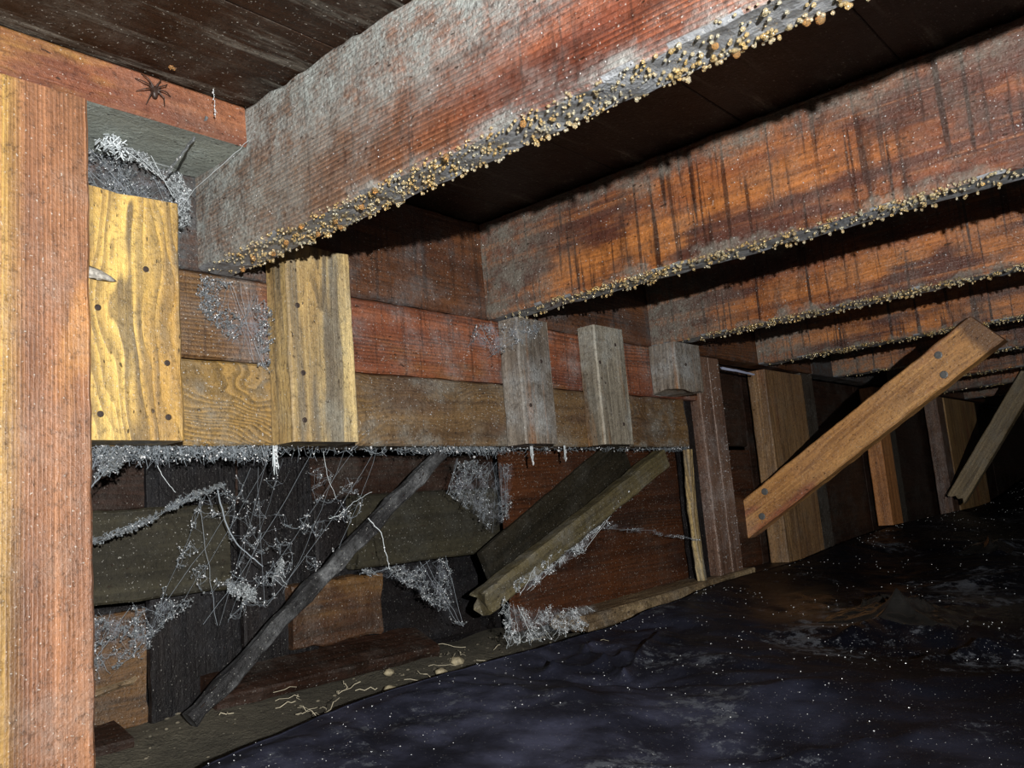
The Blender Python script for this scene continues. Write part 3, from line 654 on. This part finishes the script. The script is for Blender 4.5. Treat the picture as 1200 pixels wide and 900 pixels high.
patch('sagging cobweb over the golden boards at lower left', [((-.13, .03, -.139), (-.13, .05, -.20)), ((-.08, .05, -.140), (-.07, .07, -.205)), ((-.03, .07, -.142), (-.02, .08, -.18)), ((.03, .07, -.142), (.01, .09, -.16))], 340, .00016, .008, M_web, 220, .003, fuzz=150, dust=500, holes=-.05)
patch('hazy grey cobweb curtain right of the wet brace top', [((.361, .03, -.012), (.350, .04, -.055)), ((.40, .03, -.014), (.40, .04, -.085)), ((.44, .03, -.018), (.43, .04, -.110)), ((.48, .03, -.022), (.46, .04, -.09))], 420, .00013, .003, M_web, 200, .002, fuzz=300, dust=420, holes=-.05)
patch('torn cobweb funnel hanging below the olive plank', [((.22, .055, -.134), (.225, .05, -.139)), ((.27, .055, -.136), (.28, .045, -.158)), ((.32, .055, -.135), (.32, .04, -.192)), ((.36, .055, -.132), (.352, .03, -.218))], 380, .00014, .003, M_web, 260, .002, fuzz=250, dust=500, holes=-.08)
patch('bluish cobweb sheet clinging under the olive batten', [((.427, .012, -.176), (.441, .012, -.192)), ((.50, .012, -.150), (.515, .012, -.168)), ((.57, .012, -.125), (.585, .012, -.150)), ((.61, .012, -.108), (.610, .012, -.132)), ((.67, .01, -.084), (.662, .012, -.098)), ((.74, .01, -.058), (.735, .01, -.064))], 620, .00018, .002, M_webw, 360, .0022, (.0004, .0012), 500, 900, .014, -.2)
patch('fine web stretched from the olive batten to the lath', [((.62, .01, -.105), (.63, .02, -.118)), ((.72, .01, -.122), (.72, .02, -.130)), ((.82, .01, -.140), (.83, .02, -.146)), ((.90, .00, -.156), (.905, .0, -.160))], 110, .00018, .002, M_web, 50, .001)
patch('dusty cobweb clump on the girder left of the straw block', [((-.005, -.010, .162), (.000, -.004, .130)), ((.02, -.012, .160), (.022, -.004, .105)), ((.045, -.016, .155), (.048, -.006, .085)), ((.066, -.02, .130), (.070, -.01, .070))], 420, .00014, .002, M_web, 240, .002, (.0003, .0009), 300, 500, .012, -.05)
patch('dusty cobweb in the gap between left post and header', [((-.135, -.02, .255), (-.130, -.004, .215)), ((-.10, -.015, .256), (-.09, -.004, .215)), ((-.06, -.01, .250), (-.05, -.003, .215)), ((-.02, -.008, .245), (-.02, -.003, .20))], 360, .00014, .002, M_web, 330, .002, (.0003, .0008), 400, 900, .012, -.2)
patch('dry web tangle where the second joist meets its block', [((.37, -.008, .155), (.36, -.006, .125)), ((.40, -.03, .160), (.38, -.02, .110)), ((.44, -.037, .163), (.42, -.035, .125)), ((.48, -.038, .165), (.46, -.037, .14))], 170, .00016, .003, M_web, 120, .002, fuzz=160, dust=160)
patch('cobweb over the soil below the olive batten', [((.389, .0, -.192), (.38, -.015, -.245)), ((.45, .01, -.208), (.44, -.015, -.246)), ((.54, .01, -.220), (.54, -.01, -.248)), ((.60, .01, -.224), (.60, .0, -.24))], 210, .00018, .003, M_webw, 230, .003, (.0003, .0012), 160, 200)
# single long strands and twigs of dust
def strand(label, pts, r, mat=M_webw, name='web_strand', cat_='web strand', bd=0):
    S = Strands(); B = []
    P_ = [Vector(p) for p in pts]; Q = []
    for i in range(len(P_) - 1):
        for t in range(6): Q.append(P_[i].lerp(P_[i + 1], t / 6) + Vector((R(-1, 1), R(-1, 1), R(-1, 1))) * .0006)
    if mat is M_webw: r *= .6
    Q.append(P_[-1]); S.line(Q, r, r * .7)
    for _ in range(bd): bead_at(B, random.choice(Q), R(.0004, .001))
    return web_obj(name, S, label, mat, B or None, cat_)
strand('long pale strand from header corner down to first joist end', [(-.004, -.100, .262), (-.018, -.08, .243), (-.030, -.05, .226), (-.036, -.03, .205)], .0005)
strand('crusty dark twig of dust hanging below the header', [(-.040, -.094, .276), (-.046, -.080, .258), (-.054, -.070, .243), (-.060, -.060, .232)], .0016, M_dust, 'dust_twig', 'dust twig', 26)
strand('beaded white strand dangling from the ceiling near header', [(-.040, -.105, .2975), (-.040, -.106, .286), (-.038, -.104, .272)], .0004, bd=16)
strand('branching white root thread left of the wet brace', [(.145, .01, -.075), (.158, .008, -.072), (.175, .006, -.060), (.20, .004, -.050)], .0006)
strand('curved white thread crossing the wet brace middle', [(.19, .0, -.078), (.205, -.002, -.095), (.208, -.003, -.115), (.212, -.004, -.135)], .0007, bd=6)
strand('thin white thread hanging left of the wet brace top', [(.135, .0, -.005), (.138, .0, -.03), (.148, .0, -.055)], .0004)
strand('thin thread slanting from the first block foot', [(-.045, .0, -.018), (-.035, .0, -.034), (-.028, .0, -.042)], .0004)
strand('long dark thread falling across the olive plank end', [(.03, .03, -.040), (.045, .04, -.075), (.06, .045, -.095), (.09, .05, -.118)], .0008, M_web)
strand('pale blue cable stub between doubled and brown studs', [(1.056, .0, .150), (1.12, -.002, .1475), (1.195, .0, .146)], .0028, plain('cable_grey', (.36, .40, .55), .5), 'cable', 'cable')
st = board('plastic_strip', (3.225, -.02, .150), (.04, 0, -.075), (1, 0, 0), .085, .020, .004, plain('dull_white', (.5, .5, .46), .6)); tag(st, 'small pale strip beside the broad tan far stud', 'strip')
# fungus tongue on the golden block
V0, F0 = ICO[2]; fun = []
for v in V0:
    k = v[0]; fun.append((-.1135 + k * .0175, -.041 - abs(v[1]) * .004, .136 - k * .004 + v[2] * (.0045 - .002 * k) + .0015 * noise.noise(Vector(v) * 3)))
fo = mesh_obj('fungus_tongue', fun, [tuple(f) for f in F0], plain('fungus_pale', (.42, .40, .36), .7, noise_amt=.5, nscale=400, bump=.001), smooth=True)
tag(fo, 'pale tongue of fungus growing on the golden block', 'fungus')

# ---------------------------------------------------------------- spider on the header face
V = [(0, 0, 0), (0, 0, .004), (0, 0, -.003), (0, 0, -.0068)]; E_ = [(0, 1), (0, 2), (2, 3)]; rad = [.0022, .0018, .0030, .0016]
for sd in (-1, 1):
    for k, (dx, dz, kx, kz) in enumerate(((.006, .009, .008, .014), (.0095, .005, .014, .009), (.0095, -.001, .015, -.002), (.006, -.006, .008, -.012))):
        i = len(V); V += [(sd * dx * .5, -.003, dz * .5 + .001), (sd * dx, -.0035, dz), (sd * kx, .0015, kz)]
        E_ += [(0, i), (i, i + 1), (i + 1, i + 2)]; rad += [.0006, .0005, .0003]
me = bpy.data.meshes.new('spider'); me.from_pydata(V, E_, []); sp = link(bpy.data.objects.new('spider', me))
md = sp.modifiers.new('skin', 'SKIN'); 
for i, r in enumerate(rad): me.skin_vertices[0].data[i].radius = (r, r)
me.skin_vertices[0].data[0].use_root = True
sp.modifiers.new('sub', 'SUBSURF').levels = 2; sp.modifiers['sub'].render_levels = 2
me.materials.append(plain('spider_brown', (.025, .012, .008), .5)); sp.location = (-.088, -.0955, .283); sp.rotation_euler = (0, -.15, 0)
sp.data.skin_vertices[0].data[0].use_root = True
tag(sp, 'small dark brown spider clinging to the header board', 'spider')
bg = beads('insect_husk', [(0, 0, 0, .0022, .0022, .0016), (.003, .001, 0, .0018, .0016, .0014)], M_dkdrop, None, 2); bg.location = (-.083, -.115, .2975); bg['kind'] = 'stuff'; del bg['kind']
tag(bg, 'tiny dark insect husk stuck to the ceiling above the spider', 'insect husk')

# ---------------------------------------------------------------- on the soil: stones, chips, straw
m_st = plain('pale_stone', (.30, .26, .17), .7, noise_amt=.5, nscale=140, bump=.002)
stones = [(.329, -.049, .0095, 'largest pale stone lying just behind the black sheet edge'), (.352, .045, .008, 'pale rounded stone behind the largest one, near soil centre'), (.300, .020, .0065, 'small tan stone left of the pale rounded stone'),
          (.265, .070, .006, 'small stone far back under the batten end'), (.210, -.045, .005, 'yellowish pebble near the sheet edge, left of the straw'), (.380, -.047, .005, 'small flat pebble right of the largest stone'),
          (.230, .030, .007, 'yellow tan pebble below the wet brace middle'), (.430, .010, .006, 'grey pebble near the broken bottom plate'), (-.005, -.050, .004, 'tiny grey pebble at the lower left soil')]
def gz(x, y):
    v = Vector((x, y, 0)); return -.268 + .012 * noise.noise(v * 7) + .006 * noise.noise(v * 23) + (min(.012, (y - .02) * .2) if y > .02 else 0)
for i, (x, y, r, lab) in enumerate(stones):
    V = []
    for v in V0: 
        n_ = 1 + .35 * noise.noise(Vector(v) * 1.6 + Vector((i * 5, 0, 0))) + .1 * noise.noise(Vector(v) * 5); V.append((v[0] * r * n_ * 1.15, v[1] * r * n_, v[2] * r * n_ * .7))
    o = mesh_obj('stone', V, [tuple(f) for f in F0], m_st, smooth=True); o.location = (x, y, gz(x, y) + r * .35); tag(o, lab, 'stone', 'stones on the soil')
S = Strands()
for _ in range(60):
    x, y = R(.05, .50), R(-.08, .09); a = Vector((x, y, gz(x, y) + .004)); th = R(0, 6.28); l = R(.008, .04)
    b = a + Vector((math.cos(th) * l, math.sin(th) * l, R(0, .008))); S.sag(a, b, -R(0, .001), R(.0002, .0005), 5, .0018)
tag(S.build('dry_straw', plain('straw_pale', (.42, .38, .28), .7)), 'dry pale straw and rootlets strewn over the bare soil', 'straw', kind='stuff')
ch = []
for _ in range(420):
    x, y = R(-.12, .62), R(-.11, .11); r = random.choice((.0008, .001, .0015, .0022)); ch.append((x, y, gz(x, y) + r * .3, r * R(.8, 1.8), r, r * .6))
cr = beads('soil_crumbs', ch, plain('crumb_grey', (.12, .105, .075), .8, noise_amt=.7, nscale=60), None, 1)
tag(cr, 'loose grey brown crumbs and chips of earth on the soil', 'soil crumbs', kind='stuff')
wc = board('wood_chip', (-.085, .085, -.217), (1, -.1, .16), (0, 0, 1), .055, .007, .004, m_pl, wob=.001, rag0=.01, rag1=.01); tag(wc, 'pale splinter of wood lying at the golden boards, lower left', 'wood chip')
ft = board('footing_block', (-.30, .085, -.256), (1, 0, 0), (0, 1, .3), .26, .045, .014, m_dk, wob=.002); tag(ft, 'brown sloping footing block at the foot of the golden boards', 'block')
